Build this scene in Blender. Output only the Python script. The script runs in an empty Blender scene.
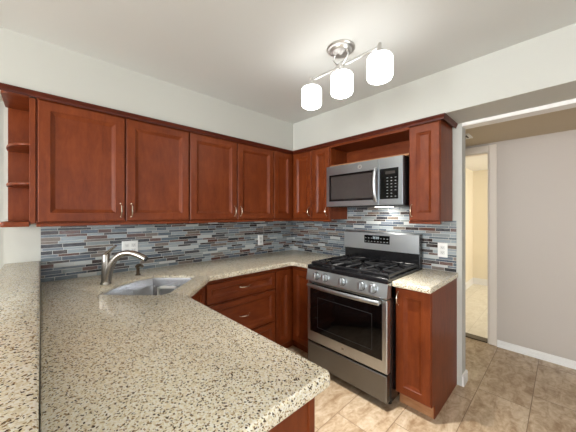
import bpy, bmesh, math, random
from mathutils import Vector, Matrix
random.seed(7)
S = bpy.context.scene
COL = S.collection

# ------------------------------------------------------------------ camera
cam_d = bpy.data.cameras.new('camera')
cam = bpy.data.objects.new('camera', cam_d); COL.objects.link(cam); S.camera = cam
YAW = 0.813
cam.location = (-2.465, -2.501, 1.39)
cam.rotation_euler = (math.pi/2, 0, YAW - math.pi/2)
cam_d.sensor_width = 36; cam_d.sensor_fit = 'HORIZONTAL'
cam_d.lens = 260.9/576*36
cam_d.shift_y = -(216-214.07)/576
cam_d.clip_start = 0.02

# ------------------------------------------------------------------ world, big lights, exposure
W = bpy.data.worlds.new('World'); S.world = W; W.use_nodes = True
W.node_tree.nodes['Background'].inputs[0].default_value = (0.80, 0.90, 1.0, 1)
W.node_tree.nodes['Background'].inputs[1].default_value = 1.0
S.view_settings.view_transform = 'Standard'; S.view_settings.look = 'None'
S.view_settings.exposure = 0.84; S.view_settings.gamma = 1.0; S.view_settings.use_curve_mapping = False

def area(name, loc, direction, sx, sy, power, col):
    l = bpy.data.lights.new(name, 'AREA'); l.shape = 'RECTANGLE'; l.size = sx; l.size_y = sy
    l.energy = power; l.color = col
    o = bpy.data.objects.new(name, l); COL.objects.link(o); o.location = loc
    o.rotation_euler = Vector(direction).to_track_quat('-Z', 'Y').to_euler()
    return o
# fill lights added at two unseen, added windows (the windows themselves are built below)
area('rear_added_fill', (-2.0, -4.66, 1.14), (0, 1, -0.25), 2.6, 2.1, 10, (0.98, 0.99, 1.0))
area('dining_added_fill', (-5.66, -2.2, 1.28), (1, 0, -0.25), 2.8, 1.9, 140, (0.97, 0.985, 1.0))
# unseen fill light added to brighten the far room
area('far_room_added_fill', (2.6, -3.68, 1.5), (0, 1, 0), 1.6, 1.2, 20, (1.0, 0.95, 0.86))

# ------------------------------------------------------------------ node helpers / materials
class NT:
    def __init__(s, name):
        s.m = bpy.data.materials.new(name); s.m.use_nodes = True
        s.t = s.m.node_tree; s.b = s.t.nodes['Principled BSDF']
        s.n = s.t.nodes; s.l = s.t.links
    def put(s, sock, v):
        if hasattr(v, 'links') or isinstance(v, bpy.types.NodeSocket): s.l.new(v, sock)
        else: sock.default_value = v
    def math(s, op, a, b=0.0, c=None):
        n = s.n.new('ShaderNodeMath'); n.operation = op
        s.put(n.inputs[0], a); s.put(n.inputs[1], b)
        if c is not None: s.put(n.inputs[2], c)
        return n.outputs[0]
    def obj(s): return s.n.new('ShaderNodeTexCoord').outputs['Object']
    def pos(s): return s.n.new('ShaderNodeNewGeometry').outputs['Position']
    def xyz(s, v):
        n = s.n.new('ShaderNodeSeparateXYZ'); s.l.new(v, n.inputs[0]); return n.outputs
    def comb(s, x, y, z):
        n = s.n.new('ShaderNodeCombineXYZ')
        for i, v in enumerate((x, y, z)): s.put(n.inputs[i], v)
        return n.outputs[0]
    def mapping(s, v, scale, rot=(0, 0, 0), loc=(0, 0, 0)):
        n = s.n.new('ShaderNodeMapping'); s.l.new(v, n.inputs[0])
        n.inputs['Scale'].default_value = scale; n.inputs['Rotation'].default_value = rot; n.inputs['Location'].default_value = loc
        return n.outputs[0]
    def noise(s, v, scale, detail=3, rough=0.5, dist=0.0):
        n = s.n.new('ShaderNodeTexNoise')
        if v is not None: s.l.new(v, n.inputs['Vector'])
        n.inputs['Scale'].default_value = scale; n.inputs['Detail'].default_value = detail
        n.inputs['Roughness'].default_value = rough; n.inputs['Distortion'].default_value = dist
        return n.outputs['Fac']
    def white(s, w):
        n = s.n.new('ShaderNodeTexWhiteNoise'); n.noise_dimensions = '1D'; s.put(n.inputs['W'], w); return n.outputs['Value']
    def ramp(s, f, stops, interp='LINEAR'):
        n = s.n.new('ShaderNodeValToRGB'); s.l.new(f, n.inputs[0]); r = n.color_ramp; r.interpolation = interp
        while len(r.elements) < len(stops): r.elements.new(0.5)
        for e, (p, c) in zip(r.elements, stops):
            e.position = p; e.color = (*c, 1) if len(c) == 3 else c
        return n.outputs[0]
    def mix(s, f, a, b, mode='MIX'):
        n = s.n.new('ShaderNodeMix'); n.data_type = 'RGBA'; n.blend_type = mode
        s.put(n.inputs[0], f)
        for i, v in ((6, a), (7, b)):
            if isinstance(v, tuple): v = (*v, 1) if len(v) == 3 else v
            s.put(n.inputs[i], v)
        return n.outputs[2]
    def bump(s, h, strength, dist=0.002):
        n = s.n.new('ShaderNodeBump'); n.inputs['Strength'].default_value = strength; n.inputs['Distance'].default_value = dist
        s.l.new(h, n.inputs['Height']); s.l.new(n.outputs[0], s.b.inputs['Normal'])
    def out(s, color=None, rough=None, metal=None, spec=None, coat=None, coatr=None):
        for k, v in (('Base Color', color), ('Roughness', rough), ('Metallic', metal), ('Specular IOR Level', spec), ('Coat Weight', coat), ('Coat Roughness', coatr)):
            if v is None: continue
            if isinstance(v, tuple) and len(v) == 3: v = (*v, 1)
            s.put(s.b.inputs[k], v)
        return s.m

def lin(r, g, b):
    f = lambda c: (c/255/12.92) if c/255 <= 0.04045 else ((c/255+0.055)/1.055)**2.4
    return (f(r), f(g), f(b))

def paint(name, c, rough=0.6, bump=0.05):
    k = NT(name); p = k.pos(); h = k.noise(p, 180, 2)
    v = k.noise(p, 1.3, 2)
    col = k.mix(v, tuple(x*0.97 for x in c), tuple(min(1, x*1.03) for x in c))
    k.bump(h, bump, 0.001); return k.out(col, rough)

def wood(name, dark, mid, light, along='Z', rough=0.40, coat=0.0):
    k = NT(name); p = k.obj()
    sc = {'Z': (9, 9, 2.0), 'X': (2.0, 9, 9), 'Y': (9, 2.0, 9)}[along]
    q = k.mapping(p, sc)
    g = k.noise(q, 3.0, 5, 0.62, 0.6)
    blot = k.noise(p, 5.0, 3, 0.55)
    fine = k.noise(k.mapping(p, tuple(x*9 for x in sc)), 3.0, 2)
    f = k.math('ADD', k.math('MULTIPLY', g, 0.55), k.math('MULTIPLY', blot, 0.35))
    f = k.math('ADD', f, k.math('MULTIPLY', fine, 0.12))
    col = k.ramp(f, [(0.34, dark), (0.52, mid), (0.70, light)])
    k.bump(g, 0.04, 0.001)
    return k.out(col, rough, spec=0.25, coat=coat, coatr=0.2)

CH = (lin(94, 38, 13), lin(112, 50, 19), lin(127, 61, 26))
M = {}
M['cherry'] = wood('cherry_wood_vertical', *CH)
M['cherry_x'] = wood('cherry_wood_along_x', *CH, along='X')
M['cherry_y'] = wood('cherry_wood_along_y', *CH, along='Y')
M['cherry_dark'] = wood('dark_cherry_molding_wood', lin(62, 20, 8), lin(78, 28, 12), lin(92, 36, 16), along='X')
M['raw_wood'] = wood('pale_toe_kick_wood', lin(150, 100, 66), lin(176, 128, 90), lin(196, 150, 112), along='Y', rough=0.5, coat=0)
M['ceiling'] = paint('ceiling_paint', lin(208, 210, 207), 0.8)
M['wall'] = paint('kitchen_wall_paint', lin(189, 189, 181), 0.6)
M['hall'] = paint('corridor_wall_paint', lin(192, 183, 173), 0.55)
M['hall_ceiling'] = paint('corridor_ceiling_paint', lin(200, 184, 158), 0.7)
M['cream'] = paint('far_room_cream_paint', lin(236, 225, 200), 0.6)
M['trim'] = paint('white_trim_paint', lin(236, 234, 230), 0.35, 0.02)
M['plate'] = paint('white_plastic', lin(240, 240, 236), 0.3, 0.0)
M['casing'] = paint('door_casing_paint', lin(226, 216, 203), 0.4, 0.02)

def granite():
    k = NT('speckled_granite'); p = k.pos()
    wob = k.n.new('ShaderNodeTexNoise'); k.l.new(p, wob.inputs['Vector']); wob.inputs['Scale'].default_value = 90
    w = k.n.new('ShaderNodeVectorMath'); w.operation = 'MULTIPLY_ADD'
    k.l.new(wob.outputs['Color'], w.inputs[0]); w.inputs[1].default_value = (0.006,)*3; k.l.new(p, w.inputs[2])
    def vor(scale):
        n = k.n.new('ShaderNodeTexVoronoi'); k.l.new(w.outputs[0], n.inputs['Vector']); n.inputs['Scale'].default_value = scale
        return k.xyz(n.outputs['Color'])[0], n.outputs['Distance']
    c1, d1 = vor(230); c2, d2 = vor(138); c3, d3 = vor(270)
    base = k.ramp(c1, [(0.0, lin(230, 219, 188)), (0.25, lin(238, 232, 216)), (0.5, lin(220, 207, 176)), (0.70, lin(240, 236, 223)), (0.9, lin(232, 222, 198))], 'CONSTANT')
    tan = k.math('LESS_THAN', c3, 0.10)
    base = k.mix(tan, base, lin(160, 134, 98))
    blob = k.math('LESS_THAN', c2, 0.105)
    inner = k.math('LESS_THAN', d2, 0.40)
    base = k.mix(k.math('MULTIPLY', blob, inner), base, lin(62, 46, 34))
    blob2 = k.math('GREATER_THAN', c3, 0.93)
    base = k.mix(blob2, base, lin(92, 76, 58))
    return k.out(base, 0.17, spec=0.5)
M['granite'] = granite()

def mosaic():
    k = NT('linear_mosaic_tile'); p = k.xyz(k.pos())
    u = k.math('SUBTRACT', p[0], p[1]); z = k.math('SUBTRACT', p[2], 0.914)
    PER = 0.047; A = 0.60
    zz = k.math('DIVIDE', z, PER); fl = k.math('FLOOR', zz); fr = k.math('SUBTRACT', zz, fl)
    hi = k.math('GREATER_THAN', fr, A)
    row = k.math('ADD', k.math('MULTIPLY', fl, 2.0), hi)
    # distance to the row border (m)
    e1 = k.math('MINIMUM', k.math('ABSOLUTE', k.math('SUBTRACT', fr, A)), k.math('MINIMUM', fr, k.math('SUBTRACT', 1.0, fr)))
    e1 = k.math('MULTIPLY', e1, PER)
    rl = k.math('ADD', 6.0, k.math('MULTIPLY', k.white(k.math('ADD', row, 0.37)), 3.5))
    w = k.math('ADD', k.math('MULTIPLY', u, rl), k.math('MULTIPLY', row, 57.31))
    def v(feature):
        n = k.n.new('ShaderNodeTexVoronoi'); n.voronoi_dimensions = '1D'; n.feature = feature
        k.l.new(w, n.inputs['W']); n.inputs['Scale'].default_value = 1.0; n.inputs['Randomness'].default_value = 0.8
        return n
    cell = k.xyz(v('F1').outputs['Color'])
    e2 = k.math('DIVIDE', v('DISTANCE_TO_EDGE').outputs['Distance'], rl)
    edge = k.math('MINIMUM', e1, e2)
    grout = k.math('LESS_THAN', edge, 0.0014)
    col = k.ramp(cell[0], [
        (0.00, lin(92, 104, 112)), (0.11, lin(146, 156, 160)), (0.23, lin(50, 36, 32)), (0.34, lin(112, 100, 90)),
        (0.46, lin(70, 82, 96)), (0.56, lin(186, 190, 188)), (0.63, lin(88, 54, 42)), (0.72, lin(128, 136, 136)),
        (0.81, lin(36, 36, 42)), (0.91, lin(104, 114, 124))], 'CONSTANT')
    vein = k.noise(k.comb(k.math('MULTIPLY', u, 14.0), row, k.math('MULTIPLY', z, 60.0)), 1.0, 4, 0.6)
    col = k.mix(k.math('MULTIPLY', k.math('ABSOLUTE', k.math('SUBTRACT', vein, 0.5)), 0.8), col, lin(190, 194, 196))
    col = k.mix(grout, col, lin(198, 196, 190))
    r = k.math('ADD', 0.12, k.math('MULTIPLY', cell[1], 0.25)); r = k.math('MAXIMUM', r, k.math('MULTIPLY', grout, 0.7))
    k.bump(k.math('MINIMUM', edge, 0.002), 0.5, 1.0)
    return k.out(col, r, spec=0.6)
M['mosaic'] = mosaic()

def floor_tile(name, c0, c1, c2, groutc):
    k = NT(name); p = k.pos(); x = k.xyz(p)
    H = 0.308; L = 0.615
    yy = k.math('DIVIDE', k.math('ADD', x[1], 2.03), H); row = k.math('FLOOR', yy); fy = k.math('SUBTRACT', yy, row)
    xs = k.math('SUBTRACT', k.math('SUBTRACT', x[0], 0.065), k.math('MULTIPLY', k.math('ADD', row, 1.0), 0.41))
    xx = k.math('DIVIDE', xs, L); colm = k.math('FLOOR', xx); fx = k.math('SUBTRACT', xx, colm)
    ey = k.math('MULTIPLY', k.math('MINIMUM', fy, k.math('SUBTRACT', 1.0, fy)), H)
    ex = k.math('MULTIPLY', k.math('MINIMUM', fx, k.math('SUBTRACT', 1.0, fx)), L)
    e = k.math('MINIMUM', ex, ey); g = k.math('LESS_THAN', e, 0.0022)
    tid = k.white(k.math('ADD', k.math('MULTIPLY', row, 13.7), k.math('MULTIPLY', colm, 3.1)))
    q = k.n.new('ShaderNodeVectorMath'); q.operation = 'ADD'; k.l.new(p, q.inputs[0]); k.l.new(k.comb(k.math('MULTIPLY', tid, 9.0), tid, tid), q.inputs[1])
    n1 = k.noise(k.mapping(q.outputs[0], (1.0, 2.2, 1)), 7, 6, 0.62, 0.8)
    n2 = k.noise(q.outputs[0], 38, 4, 0.6)
    f = k.math('ADD', k.math('MULTIPLY', n1, 0.72), k.math('MULTIPLY', n2, 0.28))
    col = k.ramp(f, [(0.36, c0), (0.5, c1), (0.64, c2)])
    col = k.mix(k.math('MULTIPLY', k.math('SUBTRACT', tid, 0.5), 0.25), col, c0)
    col = k.mix(g, col, groutc)
    k.bump(k.math('ADD', k.math('MINIMUM', e, 0.003), k.math('MULTIPLY', n1, 0.003)), 0.35, 1.0)
    return k.out(col, k.math('ADD', 0.28, k.math('MULTIPLY', n2, 0.2)))
M['floor'] = floor_tile('stone_look_floor_tile', lin(156, 126, 94), lin(192, 168, 138), lin(216, 198, 172), lin(136, 110, 84))
M['far_floor'] = floor_tile('pale_far_room_tile', lin(218, 210, 192), lin(228, 222, 206), lin(236, 230, 216), lin(206, 198, 180))

def metal(name, c, rough, brush=None, bump=0.02):
    k = NT(name); p = k.obj()
    if brush:
        n = k.noise(k.mapping(p, brush), 60, 3)
        k.bump(n, bump, 0.0005)
        r = k.math('ADD', rough-0.05, k.math('MULTIPLY', n, 0.1))
    else:
        n = k.noise(p, 30, 2); r = k.math('ADD', rough-0.03, k.math('MULTIPLY', n, 0.06))
    return k.out(c, r, metal=1.0)
M['steel'] = metal('brushed_stainless', lin(194, 199, 202), 0.33, (20, 0.4, 20))
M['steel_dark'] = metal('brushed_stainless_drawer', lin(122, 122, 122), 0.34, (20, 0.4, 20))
M['mw_steel'] = metal('microwave_stainless', lin(166, 171, 174), 0.30, (20, 0.4, 20))
M['sink'] = metal('satin_sink_steel', lin(206, 207, 210), 0.26)
M['nickel'] = metal('brushed_nickel', lin(206, 205, 202), 0.36)
M['faucet'] = metal('faucet_nickel', lin(178, 172, 164), 0.26)
M['pull'] = metal('satin_pull_metal', lin(222, 206, 186), 0.22)
def plain(name, c, rough, spec=0.5, coat=0):
    k = NT(name); n = k.noise(k.obj(), 25, 2)
    return k.out(k.mix(n, tuple(x*0.94 for x in c), tuple(min(1, x*1.06) for x in c)), rough, spec=spec, coat=coat)
M['black'] = plain('black_enamel', lin(26, 26, 28), 0.22)
M['glass'] = plain('black_oven_glass', lin(9, 9, 10), 0.05, 0.4)
M['mwglass'] = plain('microwave_window_glass', lin(58, 54, 52), 0.10, 0.6)
M['iron'] = plain('cast_iron', lin(30, 30, 32), 0.30)
M['rubber'] = plain('dark_plastic', lin(40, 40, 42), 0.5)
M['key'] = plain('grey_key_print', lin(150, 152, 152), 0.4)
M['socket'] = plain('outlet_face', lin(222, 222, 218), 0.35)
M['slot'] = plain('slot_black', lin(60, 60, 60), 0.6)
M['bronze'] = metal('dark_bronze', lin(110, 98, 84), 0.3)
M['threshold'] = plain('dark_threshold', lin(76, 62, 46), 0.4)
def emit(name, c, s):
    k = NT(name); k.b.inputs['Emission Color'].default_value = (*c, 1); k.b.inputs['Emission Strength'].default_value = s
    return k.out(c, 0.25)
M['opal'] = emit('lit_opal_glass', (1.0, 0.985, 0.965), 3.4)
M['lens'] = emit('lit_hood_lens', (1.0, 0.95, 0.86), 4.0)
M['digits'] = emit('display_segments', (0.7, 0.8, 0.82), 0.25)
def pane_mat():
    k = NT('clear_window_glass'); k.b.inputs['Transmission Weight'].default_value = 1.0
    n = k.noise(k.obj(), 4, 1)
    return k.out((1, 1, 1), k.math('MULTIPLY', n, 0.01))
M['pane'] = pane_mat()

# ------------------------------------------------------------------ mesh helpers (world coordinates in, one mesh object out)
class F:            # a cabinet front: o + ux*u + n*d + z
    def __init__(s, o, ux, n): s.o = Vector((*o, 0)); s.ux = Vector((*ux, 0)); s.n = Vector((*n, 0))
    def p(s, u, d, z): return s.o + s.ux*u + s.n*d + Vector((0, 0, z))
FA = F((0, 0), (1, 0), (0, -1))      # along the back wall, u = x
FB = F((0, 0), (0, 1), (-1, 0))      # along the right wall, u = y
FX = F((0, 0), (1, 0), (0, 1))       # plain axes: u = x, d = y

def bm_(): return bmesh.new()
def box(bm, f, u0, u1, d0, d1, z0, z1, bev=0.0, seg=1):
    t = bmesh.new()
    vs = [t.verts.new(f.p(u, d, z)) for z in (z0, z1) for d in (d0, d1) for u in (u0, u1)]
    for q in ((0, 1, 3, 2), (4, 6, 7, 5), (0, 4, 5, 1), (2, 3, 7, 6), (0, 2, 6, 4), (1, 5, 7, 3)): t.faces.new([vs[i] for i in q])
    if bev: bmesh.ops.bevel(t, geom=t.edges[:], offset=bev, segments=seg, affect='EDGES', profile=0.6)
    merge(bm, t)
def merge(bm, t):
    bmesh.ops.recalc_face_normals(t, faces=t.faces[:])
    m = bpy.data.meshes.new('tmp'); t.to_mesh(m); t.free(); bm.from_mesh(m); bpy.data.meshes.remove(m)
def panel(bm, f, u0, u1, z0, z1, d, th, loops):
    """slab whose front carries concentric profile loops (inset, height)"""
    t = bmesh.new()
    def ring(i, h): return [t.verts.new(f.p(u, d+h, z)) for u, z in ((u0+i, z0+i), (u1-i, z0+i), (u1-i, z1-i), (u0+i, z1-i))]
    rs = [ring(0, -th)] + [ring(i, h) for i, h in loops]
    t.faces.new(rs[0])
    for a, b in zip(rs, rs[1:]):
        for j in range(4): t.faces.new((a[j], a[(j+1) % 4], b[(j+1) % 4], b[j]))
    t.faces.new(rs[-1]); merge(bm, t)
def door_loops(w):
    s = min(0.056, w*0.27)
    return [(0, -0.004), (0.004, 0), (s, 0), (s+0.004, -0.005), (s+0.007, -0.006), (s+0.023, -0.015), (s+0.025, -0.015)]
def lathe(bm, prof, c, seg=24, axis=(0, 0, 1)):
    t = bmesh.new(); ax = Vector(axis).normalized(); rot = Vector((0, 0, 1)).rotation_difference(ax).to_matrix()
    rings = []
    for r, h in prof:
        if r < 1e-6: rings.append([t.verts.new(Vector(c)+rot @ Vector((0, 0, h)))])
        else: rings.append([t.verts.new(Vector(c)+rot @ Vector((r*math.cos(2*math.pi*i/seg), r*math.sin(2*math.pi*i/seg), h))) for i in range(seg)])
    for a, b in zip(rings, rings[1:]):
        for i in range(seg):
            j = (i+1) % seg
            if len(a) == 1: 
                if len(b) > 1: t.faces.new((a[0], b[i], b[j]))
            elif len(b) == 1: t.faces.new((a[i], a[j], b[0]))
            else: t.faces.new((a[i], a[j], b[j], b[i]))
    for rg in (rings[0], rings[-1]):
        if len(rg) > 1: t.faces.new(rg)
    merge(bm, t)
def tube(bm, pts, r, seg=10, flat=None):
    """swept tube; r a number or list; flat=(a,b) scales the section"""
    t = bmesh.new(); P = [Vector(p) for p in pts]; n = len(P)
    T = [(P[min(i+1, n-1)]-P[max(i-1, 0)]).normalized() for i in range(n)]
    ref = Vector((0, 0, 1)) if abs(T[0].z) < 0.9 else Vector((1, 0, 0))
    nx = (ref - T[0]*ref.dot(T[0])).normalized(); rings = []
    for i in range(n):
        nx = (nx - T[i]*nx.dot(T[i])).normalized(); ny = T[i].cross(nx)
        ri = r[i] if isinstance(r, (list, tuple)) else r
        a, b = flat or (1, 1)
        rings.append([t.verts.new(P[i]+nx*ri*a*math.cos(2*math.pi*k/seg)+ny*ri*b*math.sin(2*math.pi*k/seg)) for k in range(seg)])
    for a, b in zip(rings, rings[1:]):
        for k in range(seg): t.faces.new((a[k], a[(k+1) % seg], b[(k+1) % seg], b[k]))
    t.faces.new(rings[0]); t.faces.new(rings[-1]); merge(bm, t)
def fillet(poly, radii, seg=8):
    out = []; n = len(poly)
    for i, p in enumerate(poly):
        r = radii.get(i, 0); p = Vector(p)
        if not r: out.append(p); continue
        a = (Vector(poly[i-1])-p).normalized(); b = (Vector(poly[(i+1) % n])-p).normalized()
        ang = a.angle(b); tl = r/math.tan(ang/2); c = p+(a+b).normalized()*(r/math.sin(ang/2))
        s, e = p+a*tl-c, p+b*tl-c
        th = s.angle_signed(e) if hasattr(s, 'angle_signed') else 0
        for k in range(seg+1):
            w = k/seg; v = (s*(1-w)+e*w).normalized()*r; out.append(c+v)
    return out
def offset(poly, d):
    n = len(poly); out = []
    area_ = sum(poly[i].x*poly[(i+1) % n].y-poly[(i+1) % n].x*poly[i].y for i in range(n)); sg = 1 if area_ > 0 else -1
    for i in range(n):
        a = (poly[i]-poly[i-1]).normalized(); b = (poly[(i+1) % n]-poly[i]).normalized()
        na = Vector((-a.y, a.x))*sg; nb = Vector((-b.y, b.x))*sg
        m = (na+nb).normalized(); out.append(poly[i]+m*(d/max(0.4, m.dot(na))))
    return out
def slab(bm, outer, z0, z1, hole=None, r=0.008):
    t = bmesh.new()
    prof = [(r, z1), (r*0.35, z1-r*0.3), (0, z1-r), (0, z0+r*0.6), (r*0.4, z0)]
    def rings(poly, sgn):
        R = []
        for i, z in prof:
            q = offset(poly, i*sgn) if i else poly
            R.append([t.verts.new((v.x, v.y, z)) for v in q])
        for a, b in zip(R, R[1:]):
            for k in range(len(a)): t.faces.new((a[k], a[(k+1) % len(a)], b[(k+1) % len(a)], b[k]))
        return R
    R = [rings(outer, 1)]
    if hole: R.append(rings(hole, -1))
    for idx in (0, -1):
        ed = []
        for rr in R:
            lp = rr[idx]
            for k in range(len(lp)):
                e = t.edges.get((lp[k], lp[(k+1) % len(lp)])); ed.append(e)
        bmesh.ops.triangle_fill(t, use_beauty=True, use_dissolve=False, edges=ed)
    merge(bm, t)

def origin(o): return Vector(o.matrix_world.translation) if o.parent is None else WORLD[o.name]
WORLD = {}
def obj(name, bm, mat, parent=None, at=None, smooth=False, angle=35):
    base = Vector(at) if at is not None else (WORLD[parent.name] if parent else Vector((0, 0, 0)))
    bm.verts.ensure_lookup_table()
    for v in bm.verts: v.co -= base
    if smooth:
        for f_ in bm.faces: f_.smooth = True
        for e in bm.edges:
            if len(e.link_faces) == 2 and e.calc_face_angle(0) > math.radians(angle): e.smooth = False
    me = bpy.data.meshes.new(name); bm.to_mesh(me); bm.free()
    for m in (mat if isinstance(mat, list) else [mat]): me.materials.append(M[m] if isinstance(m, str) else m)
    o = bpy.data.objects.new(name, me); COL.objects.link(o)
    if parent: o.parent = parent; o.location = base-WORLD[parent.name]
    else: o.location = base
    WORLD[o.name] = base
    return o
def tag(o, label, cat, group=None):
    o['label'] = label; o['category'] = cat
    if group: o['group'] = group
    return o
def thing(name, label, cat, loc, group=None):
    o = bpy.data.objects.new(name, None); COL.objects.link(o); o.location = loc; o.empty_display_size = 0.05
    WORLD[o.name] = Vector(loc); return tag(o, label, cat, group)
def struct(name, bm, mat):
    o = obj(name, bm, mat); o['kind'] = 'structure'; return o
def sbox(name, mat, x0, x1, y0, y1, z0, z1, bev=0):
    b = bm_(); box(b, FX, x0, x1, y0, y1, z0, z1, bev); return struct(name, b, mat)

# ------------------------------------------------------------------ the room
RX, LX, RY, BY = 1.13, -5.7, -4.7, 1.1
WX = 0.11                                   # thickness of the right wall
sbox('floor', 'floor', LX-.1, 1.08, RY-.1, BY+.1, -0.10, 0.0)
sbox('ceiling', 'ceiling', LX-.1, WX, RY-.1, BY+.1, 2.44, 2.55)
sbox('wall_back', 'wall', -2.642, 0.0, 0.0, 0.12, 0, 2.44)
sbox('wall_right', 'wall', 0.0, WX, -1.937, BY, 0, 2.44)
sbox('wall_right_rear', 'wall', 0.0, WX, RY, -3.75, 0, 2.44)
sbox('wall_header_over_opening', 'trim', 0.0, WX, -3.75, -1.937, 2.097, 2.44)
sbox('wall_soffit_back', 'wall', -2.66, 0.0, -0.332, 0.0, 2.124, 2.44)
sbox('wall_soffit_right', 'wall', -0.332, 0.0, RY, -0.332, 2.124, 2.44)
sbox('wall_dining_back', 'wall', LX, 0.0, BY, BY+.1, 0, 2.44)
# unseen windows added for light: rear wall with added_window_1, dining wall with added_window_2
def wall_with_hole(name, f, u0, u1, d0, d1, z1, h, mat='wall'):
    b = bm_(); a0, a1, b0, b1 = h
    box(b, f, u0, a0, d0, d1, 0, z1); box(b, f, a1, u1, d0, d1, 0, z1)
    box(b, f, a0, a1, d0, d1, 0, b0); box(b, f, a0, a1, d0, d1, b1, z1)
    return struct(name, b, mat)
FY = F((0, 0), (0, 1), (1, 0))
wall_with_hole('wall_rear', FX, LX, WX, RY-.1, RY, 2.44, (-3.35, -0.65, 0.04, 2.24))
wall_with_hole('wall_dining_left', FY, RY, BY, LX-.1, LX, 2.44, (-3.65, -0.75, 0.28, 2.28))
def window(name, f, u0, u1, z0, z1, d0, d1):
    b = bm_(); w = 0.05
    box(b, f, u0, u0+w, d0, d1, z0, z1); box(b, f, u1-w, u1, d0, d1, z0, z1)
    box(b, f, u0+w, u1-w, d0, d1, z0, z0+w); box(b, f, u0+w, u1-w, d0, d1, z1-w, z1)
    m = (u0+u1)/2; box(b, f, m-w/2, m+w/2, d0, d1, z0+w, z1-w)
    o = struct(name, b, 'trim')
    g = bm_(); dm = (d0+d1)/2
    box(g, f, u0+w, m-w/2, dm-.004, dm+.004, z0+w, z1-w); box(g, f, m+w/2, u1-w, dm-.004, dm+.004, z0+w, z1-w)
    obj('window_pane', g, 'pane', o)
window('added_window_1', FX, -3.35, -0.65, 0.04, 2.24, RY-.09, RY-.03)
window('added_window_2', FY, -3.65, -0.75, 0.28, 2.28, LX-.09, LX-.03)
# corridor beyond the opening
HX = 1.03; HC = 2.152
b = bm_()
box(b, FY, -1.955, RY, HX, HX+.10, 0, HC+.1); box(b, FY, -1.10, BY, HX, HX+.10, 0, HC+.1); box(b, FY, -1.955, -1.10, HX, HX+.10, 2.07, HC+.1)
struct('wall_corridor', b, 'hall')
sbox('wall_corridor_end', 'hall', WX, HX, 0.4, 0.5, 0, HC)
sbox('wall_corridor_rear', 'hall', WX, HX, RY-.1, RY, 0, HC)
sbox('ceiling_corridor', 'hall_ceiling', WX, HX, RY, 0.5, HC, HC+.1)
# door_1: casing round the opening in the corridor wall
b = bm_()
box(b, FY, -2.018, -1.950, HX-.018, HX, 0, 2.128, .004); box(b, FY, -1.105, -1.037, HX-.018, HX, 0, 2.128, .004)
box(b, FY, -1.950, -1.105, HX-.018, HX, 2.062, 2.128, .004)
box(b, FY, -1.955, -1.937, HX, HX+.10, 0, 2.062); box(b, FY, -1.118, -1.10, HX, HX+.10, 0, 2.062); box(b, FY, -1.937, -1.118, HX, HX+.10, 2.05, 2.07)
struct('door_1', b, 'casing')
sbox('trim_1', 'threshold', HX-.01, HX+.10, -1.937, -1.118, 0, 0.012, .003)
def base_profile(b, f, u0, u1, d, h=0.095, t=0.014):
    box(b, f, u0, u1, min(d, d+t), max(d, d+t), 0, h-.012); box(b, f, u0, u1, min(d, d+t*.55), max(d, d+t*.55), h-.012, h)
b = bm_(); base_profile(b, FY, RY, -2.02, HX, .066, -.014); base_profile(b, FY, RY, -2.02, HX-.014, .02, -.012)
struct('baseboard_corridor', b, 'trim')
b = bm_(); base_profile(b, FX, 0.0, WX, -1.937, .09, -.014); base_profile(b, FY, -1.951, 0.39, WX, .09, .014)
struct('baseboard_right', b, 'trim')
# far room
sbox('floor_far_room', 'far_floor', 1.08, 3.95, -3.8, -1.10, -0.10, 0.0)
sbox('wall_far_room_back', 'cream', 3.82, 3.92, -3.7, -1.25, 0, 2.25)
sbox('wall_far_room_left', 'cream', 1.13, 3.92, -1.25, -1.15, 0, 2.25)
wall_with_hole('wall_far_room_right', FX, 1.13, 3.92, -3.8, -3.7, 2.25, (1.75, 3.45, .85, 2.15), 'cream')
window('added_window_3', FX, 1.75, 3.45, .85, 2.15, -3.79, -3.73)  # unseen window added to go with the far room fill light
sbox('ceiling_far_room', 'trim', 1.13, 3.92, -3.8, -1.15, 2.25, 2.35)
b = bm_(); base_profile(b, FY, -3.7, -1.25, 3.82, .12, -.016); base_profile(b, FX, 1.14, 3.80, -1.25, .12, -.016)
struct('baseboard_far_room', b, 'trim')
# half wall under the ledge
sbox('wall_half_peninsula', 'wall', -2.625, -2.485, -2.0, -0.002, 0, 1.027)

# backsplash
b = bm_(); box(b, FA, -2.467, -0.008, 0.0005, 0.008, 0.914, 1.335)
tag(obj('backsplash', b, 'mosaic', at=(-1.2, 0, .914)), 'linear mosaic tile backsplash on the wall behind the sink', 'backsplash')
b = bm_(); box(b, FB, -1.899, 0.0, 0.0005, 0.008, 0.914, 1.335); box(b, FB, -1.646, -.860, 0.0005, 0.008, 1.335, 1.475)
tag(obj('backsplash', b, 'mosaic', at=(0, -1, .914)), 'bluish linear mosaic tile backsplash behind the gas range', 'backsplash')

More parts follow.
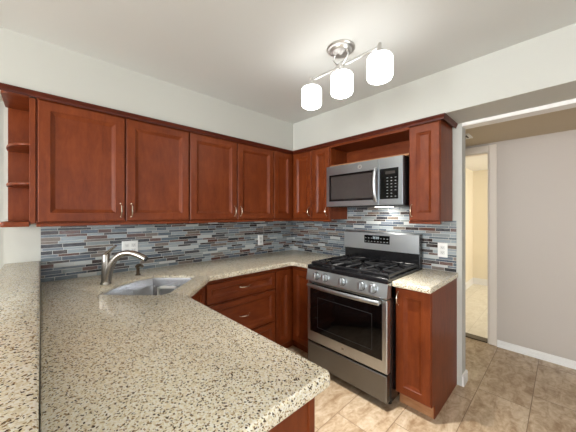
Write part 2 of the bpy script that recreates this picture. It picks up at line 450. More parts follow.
# ------------------------------------------------------------------ cabinets
DF = 0.330; CF = 0.309                      # door face / box face of the wall cabinets
ZB, ZD0, ZD1, ZT = 1.333, 1.342, 2.080, 2.10
def pull(f, u, d, z, parent, vertical=True, L=0.092):
    pts = []
    for i in range(13):
        w = i/12; a = (w-.5)*L; h = 0.003+0.026*(1-abs(2*w-1)**2.6)
        pts.append(f.p(u, d+h, z+a) if vertical else f.p(u+a, d+h, z))
    b = bm_(); tube(b, pts, [0.0036+0.0016*abs(math.sin(math.pi*i/12)) for i in range(13)], 8)
    lathe(b, [(0.006, 0), (0.0055, .004), (0.003, .006)], pts[0]-f.n*.003, 10, f.n); lathe(b, [(0.006, 0), (0.0055, .004), (0.003, .006)], pts[-1]-f.n*.003, 10, f.n)
    return obj('handle', b, 'pull', parent, smooth=True)
def door(f, u0, u1, z0, z1, d, parent, hu=None, hz=None, th=0.02):
    b = bm_(); panel(b, f, u0, u1, z0, z1, d, th, door_loops(u1-u0))
    o = obj('door', b, 'cherry', parent)
    if hu is not None: pull(f, hu, d, hz, o)
    return o
def carcass(f, u0, u1, parent, name='body', z0=ZB, z1=ZT, depth=CF):
    b = bm_(); box(b, f, u0, u1, 0.009, depth, z0, z1, 0.0015)
    return obj(name, b, 'cherry', parent)
def light_rail(f, u0, u1, parent, d=CF):
    b = bm_(); box(b, f, u0, u1, d-.022, d+.016, ZB-.020, ZB, 0.003)
    return obj('light_rail', b, 'cherry_x' if f is FA else 'cherry_y', parent)

def wall_cab(f, u0, u1, doors, label):
    t = thing('wall_cabinet', label, 'cabinet', f.p((u0+u1)/2, 0.16, ZB-.02))
    carcass(f, u0, u1, t); light_rail(f, u0, u1, t)
    for a, c, h in doors: door(f, a, c, ZD0, ZD1, DF, t, h, 1.418)
    return t
wall_cab(FA, -2.487, -1.552, [(-2.479, -2.026, -2.052), (-2.017, -1.560, -1.985)], 'cherry wall cabinet with two wide doors, next to the open end shelf')
wall_cab(FA, -1.551, -0.622, [(-1.547, -1.089, -1.116), (-1.078, -0.628, -1.050)], 'two-door cherry wall cabinet on the sink wall, nearest the room corner')
# corner cabinet with an L-shaped box
t = thing('corner_wall_cabinet', 'cherry corner wall cabinet whose two folding doors meet in the inside corner', 'cabinet', (-.2, -.2, ZB-.02))
b = bm_(); slab(b, [Vector(p) for p in ((-.009, -.009), (-.621, -.009), (-.621, -CF), (-CF, -CF), (-CF, -.617), (-.009, -.617))], ZB, ZT, r=0.001)
obj('body', b, 'cherry', t)
light_rail(FA, -.621, -CF-.016, t); light_rail(FB, -.617, -CF+.022, t)
door(FA, -.615, -.352, ZD0, ZD1, DF, t); door(FB, -.610, -.331, ZD0, ZD1, DF, t, -.585, 1.418)
wall_cab(FB, -.858, -.618, [(-.853, -.622, -.826)], 'narrow one-door cherry wall cabinet left of the microwave')
wall_cab(FB, -1.873, -1.648, [(-1.870, -1.652, -1.672)], 'narrow one-door cherry wall cabinet right of the microwave, at the wall end')
# open niche above the microwave
t = thing('open_niche_cabinet', 'open cherry niche shelf above the microwave', 'cabinet', (-.16, -1.25, 1.862))
b = bm_(); box(b, FB, -1.6475, -.8585, .009, CF+.014, 1.864, 1.880, .001); obj('bottom_panel', b, 'raw_wood', t)
b = bm_(); box(b, FB, -1.6475, -.8585, .009, CF+.014, 2.066, ZT, .001); obj('top_panel', b, 'cherry_y', t)
b = bm_(); box(b, FB, -1.6475, -.8585, .009, .02, 1.88, 2.066); obj('back_panel', b, 'cherry_y', t)
# open end shelf with rounded shelves
t = thing('end_shelf', 'open cherry end shelf with rounded corners at the left end of the wall cabinets', 'shelf', (-2.55, -.16, ZB-.02))
b = bm_(); box(b, FA, -2.622, -2.488, .002, .014, ZB, ZT); obj('back_panel', b, 'cherry', t)
b = bm_(); box(b, FA, -2.516, -2.488, .014, CF+.008, ZB, ZD1+.005, .002); obj('side_panel', b, 'cherry', t)
def round_shelf(name, z, th, poly):
    b = bm_(); slab(b, [Vector(p) for p in poly], z, z+th, r=0.004); obj(name, b, 'cherry_x', t, smooth=True)
def quarter(): return [(-2.517, -.0145), (-2.626, -.0145), (-2.626, -.06)]+[(-2.517-.109*math.cos(math.pi/2*i/12), -.06-.245*math.sin(math.pi/2*i/12)) for i in range(1, 13)]
def rounded(xl, d, rr_): return fillet([(-2.517, -.0145), (xl, -.0145), (xl, -d), (-2.517, -d)], {2: rr_}, 8)
round_shelf('shelf', 1.800, .016, quarter()); round_shelf('shelf', 1.565, .016, quarter())
round_shelf('top_panel', 2.082, .019, rounded(-2.634, CF+.012, .04)); round_shelf('bottom_panel', ZB-.018, .030, rounded(-2.634, CF+.018, .02))

# crown moulding running along both runs of wall cabinets
def sweep_profile(bm, path, prof):
    """path of xy points, prof of (out, z); out is to the left of travel"""
    t = bmesh.new(); P = [Vector(p) for p in path]; n = len(P); R = []
    for i in range(n):
        ds = []
        if i > 0: ds.append((P[i]-P[i-1]).normalized())
        if i < n-1: ds.append((P[i+1]-P[i]).normalized())
        ns = [Vector((-d.y, d.x)) for d in ds]; m = sum(ns, Vector((0, 0))).normalized(); k = 1/max(.3, m.dot(ns[0]))
        R.append([t.verts.new((P[i].x+m.x*o*k, P[i].y+m.y*o*k, z)) for o, z in prof])
    for a, c in zip(R, R[1:]):
        for j in range(len(prof)): t.faces.new((a[j], a[(j+1) % len(prof)], c[(j+1) % len(prof)], c[j]))
    t.faces.new(R[0]); t.faces.new(R[-1]); merge(bm, t)
b = bm_()
pr = [(-.006, 2.1015), (.0225, 2.1015), (.0225, 2.086), (.026, 2.086), (.028, 2.098), (.034, 2.108), (.037, 2.113), (.037, 2.1225), (-.006, 2.1225)]
e = CF
sweep_profile(b, [(-.012, -1.8735), (-e, -1.8735), (-e, -e), (-2.660, -e)][::-1][::1], [(-o, z) for o, z in pr])
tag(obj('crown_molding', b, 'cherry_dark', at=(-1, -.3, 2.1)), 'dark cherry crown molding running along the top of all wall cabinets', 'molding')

# ------------------------------------------------------------------ base cabinets
BF = 0.605; BC = 0.585                       # drawer/door face, box face
ZK = 0.10; ZTOP = 0.872
def toe(f, u0, u1, d, parent, mat='cherry_x'):
    b = bm_(); box(b, f, u0, u1, d-.05, d, 0.0, ZK); obj('toe_kick', b, mat, parent)
# drawer base
t = thing('drawer_cabinet', 'cherry base cabinet with three stacked drawers under the sink-wall counter', 'cabinet', (-1.19, -.3, 0))
b = bm_(); box(b, FA, -1.556, -.832, .012, BC, ZK, ZTOP); obj('body', b, 'cherry', t)
toe(FA, -1.556, -.832, .53, t)
for z0, z1, hz in ((.684, .838, .768), (.375, .664, .520), (.108, .355, .25)):
    b = bm_(); panel(b, FA, -1.536, -.836, z0, z1, BF, .02, [(0, -.004), (.004, 0), (.042, 0), (.046, -.006), (.062, -.014), (.064, -.014)])
    o = obj('drawer', b, 'cherry_x', t); pull(FA, -1.186, BF, hz, o, False, .10)
# corner base
t = thing('corner_base_cabinet', 'cherry corner base cabinet with two folding doors left of the gas range', 'cabinet', (-.3, -.3, 0))
b = bm_(); slab(b, [Vector(p) for p in ((-.012, -.012), (-.830, -.012), (-.830, -BC), (-BC, -BC), (-BC, -.888), (-.012, -.888))], ZK, ZTOP, r=.001); obj('body', b, 'cherry', t)
b = bm_(); slab(b, [Vector(p) for p in ((-.05, -.05), (-.830, -.05), (-.830, -.53), (-.53, -.53), (-.53, -.888), (-.05, -.888))], 0, ZK, r=.001); obj('toe_kick', b, 'cherry_x', t)
door(FA, -.824, -.628, .108, .838, BF, t); door(FB, -.870, -.607, .108, .838, BF, t, -.845, .79)
# sink base on the diagonal
s2 = math.sqrt(.5)
FD = F((0, 0), (s2, s2), (s2, -s2))          # u along the diagonal edge, d towards the room
t = thing('sink_base_cabinet', 'diagonal cherry sink base cabinet below the angled counter edge', 'cabinet', (-1.85, -.6, 0))
b = bm_()
body = [Vector(p) for p in ((-2.46, -.012), (-1.56, -.012), (-1.56, -.575), (-1.875, -.955), (-1.875, -1.06), (-2.46, -1.06))]
slab(b, body, ZK, .66, r=.001); obj('body', b, 'cherry', t)
b = bm_(); slab(b, [Vector(p) for p in ((-2.46, -.05), (-1.56, -.05), (-1.60, -.50), (-1.95, -.90), (-1.95, -1.06), (-2.46, -1.06))], 0, ZK, r=.001); obj('toe_kick', b, 'cherry_x', t)
dv = (Vector((-1.56, -.575))-Vector((-1.875, -.955))); Ld = dv.length; dv.normalize()
FS = F((-1.875, -.955), tuple(dv), (dv.y, -dv.x))
b = bm_(); box(b, FS, .004, Ld-.004, -.03, 0.0, .66, ZTOP); obj('face_frame', b, 'cherry', t)
b = bm_(); panel(b, FS, .012, Ld-.012, .684, .838, .016, .0155, [(0, -.004), (.004, 0), (.042, 0), (.046, -.006), (.062, -.014), (.064, -.014)]); obj('false_drawer_front', b, 'cherry', t)
o = door(FS, .012, Ld-.012, .108, .664, .016, t, Ld-.05, .58, th=.0155)
# peninsula base
t = thing('peninsula_cabinet', 'cherry peninsula base cabinet with a plain end panel under the front counter', 'cabinet', (-2.17, -1.5, 0))
b = bm_(); box(b, FX, -2.46, -1.890, -1.975, -1.065, ZK, ZTOP); obj('body', b, 'cherry', t)
b = bm_(); box(b, FX, -2.46, -1.94, -1.93, -1.065, 0, ZK); obj('toe_kick', b, 'cherry_y', t)
b = bm_(); box(b, FX, -2.46, -1.897, -1.985, -1.975, 0, ZTOP, .001); obj('end_panel', b, 'cherry', t)
b = bm_(); box(b, FX, -1.897, -1.870, -1.990, -1.970, 0, ZTOP, .002); obj('end_stile', b, 'cherry', t)
FP = F((-1.890, 0), (0, 1), (1, 0))
for a, c, hu in ((-1.960, -1.525, -1.55), (-1.515, -1.080, -1.49)): door(FP, a, c, .108, .838, .0205, t, hu, .77)
# base right of the range
t = thing('base_cabinet', 'narrow one-door cherry base cabinet right of the gas range', 'cabinet', (-.3, -1.79, 0))
b = bm_(); box(b, FB, -1.894, -1.663, .012, BC, ZK, ZTOP); obj('body', b, 'cherry', t)
b = bm_(); box(b, FB, -1.902, -1.894, .003, .531, 0, ZTOP); box(b, FB, -1.902, -1.894, .531, BC, ZK, ZTOP); obj('side_panel', b, 'cherry', t)
toe(FB, -1.894, -1.663, .531, t, 'raw_wood')
door(FB, -1.898, -1.666, .112, .862, BF, t, -1.685, .787)

# ------------------------------------------------------------------ counters
ZC0, ZC1 = .874, .914
LG = -2.467
sa = lambda a, b_: Vector(((a+b_)*s2, (a-b_)*s2))      # diagonal coordinates -> xy
# sink outline
hole = []
A0, A1, B0, B1, BOW = -1.995, -1.515, -1.10, -.74, .085
def arc_pts(c, r, t0, t1, n): return [c+Vector((r*math.cos(t0+(t1-t0)*i/n), r*math.sin(t0+(t1-t0)*i/n))) for i in range(n+1)]
q = []
rr = .05
for (ca, cb, t0) in ((A0+rr, B1-rr, math.pi/2),):   # front-left corner, in (a,b)
    q += [(ca+rr*math.cos(t0+math.pi/2*i/6), cb+rr*math.sin(t0+math.pi/2*i/6)) for i in range(7)]
for i in range(15):
    w = i/14; q.append((A0+(A1-A0)*w, -1.135+.055*w-.065*math.sin(math.pi*w)**.8))
q += [(A1-rr+rr*math.cos(-0+math.pi/2*i/6), B1-rr+rr*math.sin(math.pi/2*i/6)) for i in range(7)]
hole = [sa(a, b_) for a, b_ in q]
outer = fillet([(LG, -.0085), (-.0085, -.0085), (-.0085, -.893), (-.632, -.893), (-.632, -.632), (-1.522, -.632), (-1.842, -.980), (-1.824, -2.022), (LG, -2.022)],
               {4: .05, 5: .03, 6: .03, 7: .022}, 8)
b = bm_(); slab(b, outer, ZC0, ZC1, hole, r=.009)
tag(obj('countertop', b, 'granite', at=(-1.8, -.8, ZC0), smooth=True, angle=50), 'large speckled granite countertop with the sink cutout and front peninsula', 'countertop')
b = bm_(); slab(b, fillet([(-.0085, -1.660), (-.0085, -1.912), (-.644, -1.912), (-.644, -1.660)], {2: .01}, 4), ZC0, ZC1, r=.008)
tag(obj('countertop', b, 'granite', at=(-.3, -1.8, ZC0), smooth=True, angle=50), 'small speckled granite countertop right of the gas range', 'countertop')
b = bm_(); slab(b, fillet([(LG-.001, -.001), (-2.642, -.001), (-2.642, -2.03), (LG-.001, -2.03)], {2: .02, 3: .02}, 4), 1.027, 1.067, r=.008)
tag(obj('ledge_top', b, 'granite', at=(-2.55, -1, 1.027), smooth=True, angle=50), 'raised narrow granite ledge on the half wall at the left of the counter', 'ledge')

# ------------------------------------------------------------------ sink
t = thing('sink', 'stainless undermount corner sink with a bowed back, set into the granite counter', 'sink', (*sa(-1.755, -.94), .69))
b = bm_(); tt = bmesh.new()
def ring(off, z): return [tt.verts.new((v.x, v.y, z)) for v in offset(hole, off)]
rs = [ring(.0015, .896), ring(.0045, .894), ring(.007, .880), ring(.014, .74), ring(.03, .705), ring(.06, .694), ring(.12, .690)]
for a, c in zip(rs, rs[1:]):
    for j in range(len(a)): tt.faces.new((a[j], a[(j+1) % len(a)], c[(j+1) % len(a)], c[j]))
tt.faces.new(rs[-1]); merge(b, tt)
o = obj('bowl', b, 'sink', t, smooth=True)
md = o.modifiers.new('wall', 'SOLIDIFY'); md.thickness = .0015; md.offset = 0
b = bm_(); c = sa(-1.755, -.95); lathe(b, [(.0, .0), (.03, .0), (.043, .002), (.045, .004), (.036, .004), (.03, .002)], (c.x, c.y, .692), 24); obj('drain', b, 'nickel', t, smooth=True)
# white open box with a grey block on the end wall of the sink
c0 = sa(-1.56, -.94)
t = thing('sink_white_box', 'small white open box with a grey block inside the sink', 'caddy', (c0.x, c0.y, .775))
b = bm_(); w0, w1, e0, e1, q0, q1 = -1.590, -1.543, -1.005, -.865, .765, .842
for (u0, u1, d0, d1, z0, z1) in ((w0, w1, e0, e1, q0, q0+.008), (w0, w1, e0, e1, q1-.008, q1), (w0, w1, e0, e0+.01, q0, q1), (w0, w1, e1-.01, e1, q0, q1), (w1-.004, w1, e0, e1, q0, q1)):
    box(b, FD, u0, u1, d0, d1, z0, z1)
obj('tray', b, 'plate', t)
b = bm_(); box(b, FD, w0+.012, w1-.006, e0+.014, e1-.014, q0+.009, q1-.014, .005, 2); obj('grey_block', b, 'key', t)

# ------------------------------------------------------------------ faucet + dispenser
def at(a, b_, z): v = sa(a, b_); return Vector((v.x, v.y, z))
fa, fb = -1.771, -1.262
t = thing('kitchen_faucet', 'brushed nickel single-lever faucet with an arched spout behind the sink', 'faucet', at(fa, fb, ZC1))
c = at(fa, fb, ZC1)
b = bm_(); lathe(b, [(.034, 0), (.034, .004), (.030, .010), (.027, .03), (.025, .10), (.024, .15), (.0235, .195), (.020, .203), (0, .206)], c, 24); obj('body', b, 'faucet', t, smooth=True)
pts = []
for i in range(21):
    w = i/20
    ctrl = [(.012, .02), (.030, .200), (.120, .262), (.272, .172)]
    k = [(1-w)**3, 3*w*(1-w)**2, 3*w*w*(1-w), w**3]
    pts.append(at(fa, fb+sum(k[j]*ctrl[j][0] for j in range(4)), ZC1+sum(k[j]*ctrl[j][1] for j in range(4))))
b = bm_(); tube(b, pts, [.024-.006*min(1, i/12) + (.002 if i > 15 else 0) for i in range(21)], 16); o = obj('spout', b, 'faucet', t, smooth=True)
b = bm_(); d = (pts[-1]-pts[-2]).normalized(); lathe(b, [(.014, 0), (.016, .004), (.015, .012), (.010, .014)], pts[-1]-d*.002, 16, d); obj('spray_tip', b, 'rubber', o, smooth=True)
lp = [at(fa, fb+x, ZC1+z) for x, z in ((-.016, .194), (.01, .212), (.035, .234), (.070, .262))]
b = bm_(); tube(b, lp, [.018, .018, .014, .009], 12, (0.6, 1)); obj('lever', b, 'faucet', t, smooth=True)
da, db = -1.506, -1.202
t = thing('soap_dispenser', 'small bronze soap dispenser pump behind the sink', 'soap dispenser', at(da, db, ZC1)); c = at(da, db, ZC1)
b = bm_(); lathe(b, [(.020, 0), (.020, .004), (.013, .012), (.011, .045), (.014, .05), (.014, .058), (0, .06)], c, 18); obj('base', b, 'bronze', t, smooth=True)
b = bm_(); tube(b, [at(da, db+x, ZC1+z) for x, z in ((-.012, .062), (.0, .074), (.018, .078), (.034, .072), (.040, .060))], [.014, .014, .012, .010, .008], 10); obj('nozzle', b, 'bronze', t, smooth=True)

# ------------------------------------------------------------------ gas range
Y0, Y1 = -1.657, -.900                        # right / left side
XF = .712                                     # door face distance from the wall
t = thing('gas_range', 'stainless steel gas range with black cooktop between the base cabinets', 'range', (-.35, -1.287, 0))
b = bm_(); box(b, FB, Y0, Y1, .03, .655, .045, .895, .002)
for u in (Y0+.04, Y1-.04):
    for d in (.08, .60): lathe(b, [(.018, 0), (.018, .046)], FB.p(u, d, 0), 10)
obj('body', b, 'black', t)
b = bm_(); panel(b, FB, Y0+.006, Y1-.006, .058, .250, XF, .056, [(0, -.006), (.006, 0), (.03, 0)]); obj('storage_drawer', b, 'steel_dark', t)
# oven door: frame with window
b = bm_(); panel(b, FB, Y0+.004, Y1-.004, .262, .782, XF, .056, [(0, -.006), (.006, 0), (.03, 0)]); od = obj('oven_door', b, 'steel', t)
b = bm_(); panel(b, FB, Y0+.040, Y1-.040, .352, .778, XF+.0025, .0025, [(0, 0), (.004, .001)]); og = obj('door_glass', b, 'glass', od)
b = bm_()
u0, u1, z0, z1 = Y0+.115, Y1-.125, .40, .665
for q in ((u0, u1, z0, z0+.004), (u0, u1, z1-.004, z1), (u0, u0+.004, z0, z1), (u1-.004, u1, z0, z1)): box(b, FB, q[0], q[1], XF+.0035, XF+.0042, q[2], q[3])
obj('window_border', b, 'rubber', og)
hp = [FB.p(Y0+.045+(Y1-Y0-.09)*i/16, XF+.040+.016*math.sin(math.pi*i/16), .765) for i in range(17)]
b = bm_(); tube(b, hp, .0155, 14, (1.1, .8))
for u in (Y0+.055, Y1-.055): box(b, FB, u-.012, u+.012, XF+.001, XF+.042, .755, .775, .002)
obj('handle', b, 'steel', od, smooth=True)
def badge(f, u, d, z, r, parent):
    b = bm_(); c = f.p(u, d, z); lathe(b, [(r, 0), (r, .0015), (r*.9, .0022), (r*.84, .0012), (0, .0012)], c, 24, f.n); o = obj('badge', b, 'nickel', parent, smooth=True)
    b = bm_()
    for sx in (-1, 1):      # two looped script letters inside the ring
        pts = [f.p(u+sx*r*.30+r*.30*math.cos(a)*(1 if sx > 0 else 1), d+.0022, z+r*.42*math.sin(a)) for a in [math.radians(50+i*28)*1 for i in range(11)]]
        tube(b, pts, r*.07, 6)
    tube(b, [f.p(u-r*.5, d+.0022, z-r*.1), f.p(u, d+.0022, z), f.p(u+r*.5, d+.0022, z-r*.05)], r*.06, 6)
    obj('monogram', b, 'rubber', o)
badge(FB, -1.284, XF, .312, .018, od)
# control panel, sloped stainless strip with knobs
b = bm_(); tt = bmesh.new()
prof = [(.60, .792), (.716, .792), (.722, .800), (.704, .896), (.698, .901), (.60, .901)]
R = [[tt.verts.new(FB.p(u, d, z)) for d, z in prof] for u in (Y0, Y1)]
for j in range(len(prof)): tt.faces.new((R[0][j], R[0][(j+1) % 6], R[1][(j+1) % 6], R[1][j]))
tt.faces.new(R[0]); tt.faces.new(R[1]); merge(b, tt); cp = obj('control_panel', b, 'steel', t)
kn = Vector((-1, 0, .19)).normalized()
for u in (-1.012, -1.106, -1.280, -1.452, -1.545):
    c = FB.p(u, .7135, .848)
    b = bm_(); lathe(b, [(.031, 0), (.031, .004), (.029, .006), (.027, .030), (.025, .034), (0, .035)], c, 20, kn)
    o = obj('knob', b, 'steel', t, smooth=True)
    b = bm_(); q = c+kn*.034; tube(b, [q-Vector((0, 0, .026)), q+Vector((0, 0, .026))], .0075, 8, (1, 1.6)); obj('knob_grip', b, 'steel', o, smooth=True)
    b = bm_(); lathe(b, [(.035, 0), (.035, .002), (.031, .003)], c-kn*.001, 20, kn); obj('knob_ring', b, 'rubber', o, smooth=True)
# cooktop
b = bm_(); box(b, FB, Y0, Y1, .11, .698, .8955, .914, .004, 2)
box(b, FB, Y0, Y1, .664, .707, .8955, .934, .006, 2); box(b, FB, Y0, Y0+.014, .11, .68, .91, .930, .003); box(b, FB, Y1-.014, Y1, .11, .68, .91, .930, .003)
obj('cooktop', b, 'black', t, smooth=True)
for u, d, r in ((-1.03, .56, .044), (-1.03, .25, .036), (-1.2785, .40, .05), (-1.530, .56, .044), (-1.530, .25, .036)):
    b = bm_(); lathe(b, [(r*1.35, 0), (r*1.3, .003), (r, .004), (r, .014), (r*.95, .016)], FB.p(u, d, .916), 20); o = obj('burner', b, 'steel_dark', t, smooth=True)
    b = bm_(); lathe(b, [(r*.95, 0), (r*.97, .004), (r*.9, .009), (0, .010)], FB.p(u, d, .9315), 20); obj('burner_cap', b, 'iron', o, smooth=True)
def grate(u0, u1, d0, d1, cs):
    b = bm_(); zt = .957; w = .0095; th = .018
    def bar(ua, da, ub, db, z=zt, ww=w): 
        p, q_ = FB.p(ua, da, z-th/2), FB.p(ub, db, z-th/2); tube(b, [p, q_], ww*.85, 6, (1.35, .85))
    for u in (u0, u1): bar(u, d0, u, d1)
    for d in (d0, d1, (d0+d1)/2): bar(u0, d, u1, d)
    for u, d in cs:
        for k in range(8):
            a = math.pi/4*k+math.pi/8*0; ca, sa_ = math.cos(a), math.sin(a)
            # finger from the frame towards the burner centre
            tmax = 9
            if abs(ca) > 1e-6: tmax = min(tmax, ((u1-u)/ca if ca > 0 else (u0-u)/ca))
            dm = (d0+d1)/2
            lo, hi = (d0, d1) if len(cs) == 1 else ((dm, d1) if d > dm else (d0, dm))
            if abs(sa_) > 1e-6: tmax = min(tmax, ((hi-d)/sa_ if sa_ > 0 else (lo-d)/sa_))
            bar(u+ca*.028, d+sa_*.028, u+ca*tmax, d+sa_*tmax, zt+.004)
    for u in (u0, u1):
        for d in (d0, d1): tube(b, [FB.p(u, d, .914), FB.p(u, d, zt-.004)], .009, 6)
    return obj('grate', b, 'iron', t)
grate(Y1-.245, Y1-.018, .125, .660, [(-1.03, .56), (-1.03, .25)])
grate(Y0+.262, Y1-.262, .125, .660, [(-1.2785, .40)])
grate(Y0+.018, Y0+.245, .125, .660, [(-1.530, .56), (-1.530, .25)])
# backguard
b = bm_(); box(b, FB, Y0+.008, Y1+.006, .03, .105, .896, 1.215, .004); bg = obj('backguard', b, 'black', t)
b = bm_(); tt = bmesh.new()
prof = [(.1055, 1.045), (.118, 1.045), (.116, 1.205), (.108, 1.218), (.032, 1.218), (.032, 1.2155), (.1055, 1.2155)]
R = [[tt.verts.new(FB.p(u, d, z)) for d, z in prof] for u in (Y0+.008, Y1+.006)]
for j in range(len(prof)): tt.faces.new((R[0][j], R[0][(j+1) % len(prof)], R[1][(j+1) % len(prof)], R[1][j]))
tt.faces.new(R[0]); tt.faces.new(R[1]); merge(b, tt); bp = obj('backguard_panel', b, 'steel', t)
b = bm_(); box(b, FB, -1.392, -1.130, .1165, .1195, 1.106, 1.184, .001); ds = obj('display', b, 'glass', bp)
b = bm_()
for i, u in enumerate((-1.285, -1.270, -1.248, -1.233)):
    for (du, dz, w, h) in ((0, 0, .008, .0015), (0, .010, .008, .0015), (0, .020, .008, .0015), (.0, .0, .0015, .02), (.0065, 0, .0015, .02)): box(b, FB, u+du, u+du+w, .1195, .1200, 1.150+dz, 1.150+dz+h)
obj('clock_digits', b, 'digits', ds)
for r_ in range(2):
    for c_ in range(8):
        if r_ == 1 and c_ in (3, 4): continue
        b = bm_(); u = -1.378+c_*.032; z = 1.120+r_*.032; box(b, FB, u, u+.014, .1195, .1201, z, z+.007); obj('key', b, 'key', ds)

# ------------------------------------------------------------------ microwave
t = thing('microwave', 'stainless over-the-range microwave hung below the open niche', 'microwave', (-.2, -1.25, 1.455))
m0, m1, mz0, mz1, mf = -1.632, -.876, 1.458, 1.858, .400
b = bm_(); box(b, FB, m0, m1, .012, .362, mz0, mz1, .002); obj('body', b, 'black', t)
b = bm_(); box(b, FB, m0, m1, .3625, .385, mz0+.004, mz1, .002); obj('front_frame', b, 'rubber', t)
b = bm_(); panel(b, FB, -1.428, m1+.001, mz0+.006, mz1-.003, mf, .0145, [(0, -.003), (.003, 0), (.02, 0)]); dr = obj('door', b, 'mw_steel', t)
b = bm_(); panel(b, FB, -1.392, -.912, 1.512, 1.768, mf+.0012, .001, [(0, 0), (.002, .0005)]); gl = obj('door_glass', b, 'glass', dr)
b = bm_(); panel(b, FB, -1.372, -.935, 1.532, 1.748, mf+.0022, .0008, [(0, 0), (.002, .0003)]); obj('window_mesh', b, 'mwglass', gl)
b = bm_(); panel(b, FB, m0+.001, -1.430, mz0+.006, mz1-.003, mf, .0145, [(0, -.003), (.003, 0), (.02, 0)]); cp = obj('control_section', b, 'mw_steel', t)
b = bm_(); panel(b, FB, -1.598, -1.440, 1.514, 1.766, mf+.0012, .001, [(0, 0), (.002, .0005)]); kp = obj('control_panel', b, 'glass', cp)
b = bm_(); box(b, FB, -1.570, -1.490, mf+.0018, mf+.0024, 1.718, 1.742); obj('display', b, 'mwglass', kp)
for r_ in range(7):
    for c_ in range(3 if r_ != 5 else 2):
        b = bm_(); u = -1.500-c_*.034; z = 1.690-r_*.0255; box(b, FB, u-.013, u, mf+.0018, mf+.0024, z-.006, z); obj('key', b, 'key', kp)
hp = [FB.p(-1.408, mf+.010+.034*math.sin(math.pi*i/14)**.7, 1.500+.278*i/14) for i in range(15)]
b = bm_(); tube(b, hp, .0125, 12, (1, 1.25)); 
for z in (1.502, 1.776): lathe(b, [(.011, 0), (.011, .012)], FB.p(-1.408, mf+.0005, z), 10, FB.n)
obj('handle', b, 'steel', dr, smooth=True)
badge(FB, -1.250, mf, 1.812, .019, dr)
b = bm_(); box(b, FB, -1.42, -1.27, .10, .17, mz0-.004, mz0-.0005, .001); obj('work_light_lens', b, 'lens', t)
for u in (-1.10, -1.52):
    b = bm_()
    for i in range(9): box(b, FB, u-.06, u+.06, .10+i*.02, .112+i*.02, mz0-.003, mz0-.0005)
    obj('grease_filter', b, 'steel_dark', t)
l = bpy.data.lights.new('microwave_work_light', 'AREA'); l.shape = 'RECTANGLE'; l.size = .14; l.size_y = .06; l.energy = 0.8; l.color = (1, .95, .88)
o = bpy.data.objects.new('work_light', l); COL.objects.link(o); o.parent = t; o.location = Vector((-.135, -1.345, mz0-.006))-WORLD[t.name]

# ------------------------------------------------------------------ outlets
def outlet(f, u, d, z, w, h, gangs, label):
    t = thing('wall_outlet', label, 'outlet', f.p(u, d, z-h/2), 'wall outlets')
    b = bm_(); panel(b, f, u-w/2, u+w/2, z-h/2, z+h/2, d+.006, .0058, [(0, -.003), (.003, 0), (.01, 0)]); pl = obj('cover_plate', b, 'plate', t)
    for gx in gangs:
        for dz in (-.021, .021):
            b = bm_(); panel(b, f, u+gx-.017, u+gx+.017, z+dz-.015, z+dz+.015, d+.0085, .0024, [(0, -.001), (.004, 0), (.008, 0)]); sk = obj('socket', b, 'socket', t)
            b = bm_()
            for sx in (-.006, .006): box(b, f, u+gx+sx-.001, u+gx+sx+.001, d+.0085, d+.0089, z+dz-.002, z+dz+.007)
            lathe(b, [(.0022, 0), (.0022, .0004)], f.p(u+gx, d+.0085, z+dz-.008), 8, f.n); obj('slots', b, 'slot', sk)
outlet(FA, -1.925, .0082, 1.108, .118, .118, (-.024, .024), 'wide white double outlet plate behind the faucet')
outlet(FA, -.560, .0082, 1.080, .074, .120, (0,), 'white single outlet on the sink-wall mosaic near the room corner')
outlet(FB, -1.800, .0082, 1.087, .074, .120, (0,), 'white single outlet on the mosaic right of the gas range')

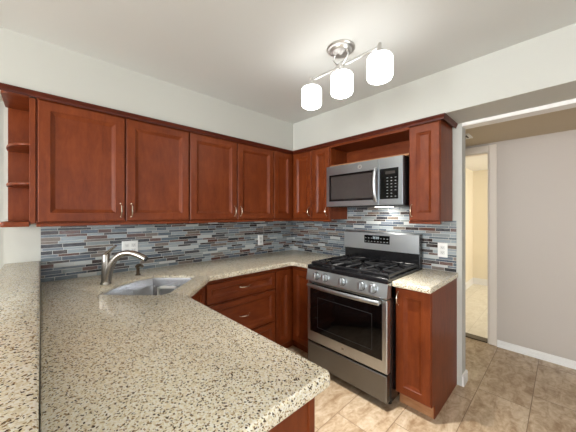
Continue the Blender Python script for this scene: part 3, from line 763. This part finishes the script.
# ------------------------------------------------------------------ ceiling light
lx = -1.085; lz = 2.327
t = thing('ceiling_light', 'brushed nickel three-lamp ceiling light with white glass shades', 'ceiling light', (lx, -1.53, 2.44))
b = bm_(); lathe(b, [(.088, 0), (.088, -.006), (.082, -.012), (.070, -.014), (.066, -.022), (.058, -.030), (.020, -.034), (.012, -.040), (0, -.041)], (lx, -1.53, 2.4395), 32); obj('canopy', b, 'nickel', t, smooth=True)
b = bm_()
for sg in (-1, 1):
    tube(b, [(lx, -1.53+sg*.045, 2.412), (lx, -1.53+sg*.055, 2.385), (lx, -1.53+sg*.040, 2.355), (lx, -1.53+sg*.012, lz+.004)], .006, 8)
lathe(b, [(.012, -.02), (.016, -.01), (.016, .012), (.006, .02)], (lx, -1.53, lz), 14)
obj('yoke', b, 'nickel', t, smooth=True)
b = bm_(); tube(b, [(lx, -1.272, lz), (lx, -1.800, lz)], .0085, 12); obj('arm', b, 'nickel', t, smooth=True)
for yy in (-1.283, -1.537, -1.791):
    b = bm_(); lathe(b, [(0, .024), (.008, .022), (.011, .014), (.012, -.015), (.026, -.022), (.028, -.050), (.022, -.052)], (lx, yy, lz), 18); h = obj('lamp_holder', b, 'nickel', t, smooth=True)
    b = bm_(); R_ = .070; top = -.046; bot = -.186
    prof = [(.029, top), (.050, top-.003), (.063, top-.009), (R_, top-.020), (R_, bot+.018), (.064, bot+.006), (.055, bot), (.046, bot), (.046, bot+.004), (.056, bot+.012), (R_-.004, bot+.028), (R_-.004, top-.028), (.052, top-.012), (.027, top-.004)]
    lathe(b, prof, (lx, yy, lz), 28); obj('lamp_shade', b, 'opal', h, smooth=True, angle=60)
    l = bpy.data.lights.new('lamp_bulb', 'SPOT'); l.energy = 54; l.color = (1, .98, .95); l.spot_size = math.radians(158); l.spot_blend = .5; l.shadow_soft_size = .04
    o = bpy.data.objects.new('lamp_bulb', l); COL.objects.link(o); o.parent = h; o.location = (0, 0, bot+.012)

# ------------------------------------------------------------------ corridor ceiling vent
t = thing('ceiling_vent', 'small square white vent on the corridor ceiling', 'vent', (.55, -1.80, HC-.012))
b = bm_(); w = .085; cx, cy = .55, -1.80
for q in ((-w, w, -w, -w+.022), (-w, w, w-.022, w), (-w, -w+.022, -w+.022, w-.022), (w-.022, w, -w+.022, w-.022)): box(b, FX, cx+q[0], cx+q[1], cy+q[2], cy+q[3], HC-.012, HC, .002)
obj('frame', b, 'trim', t)
b = bm_()
for i in range(5): box(b, FX, cx-w+.02, cx+w-.02, cy-w+.030+i*.026, cy-w+.040+i*.026, HC-.008, HC-.001)
obj('louvers', b, 'slot', t)
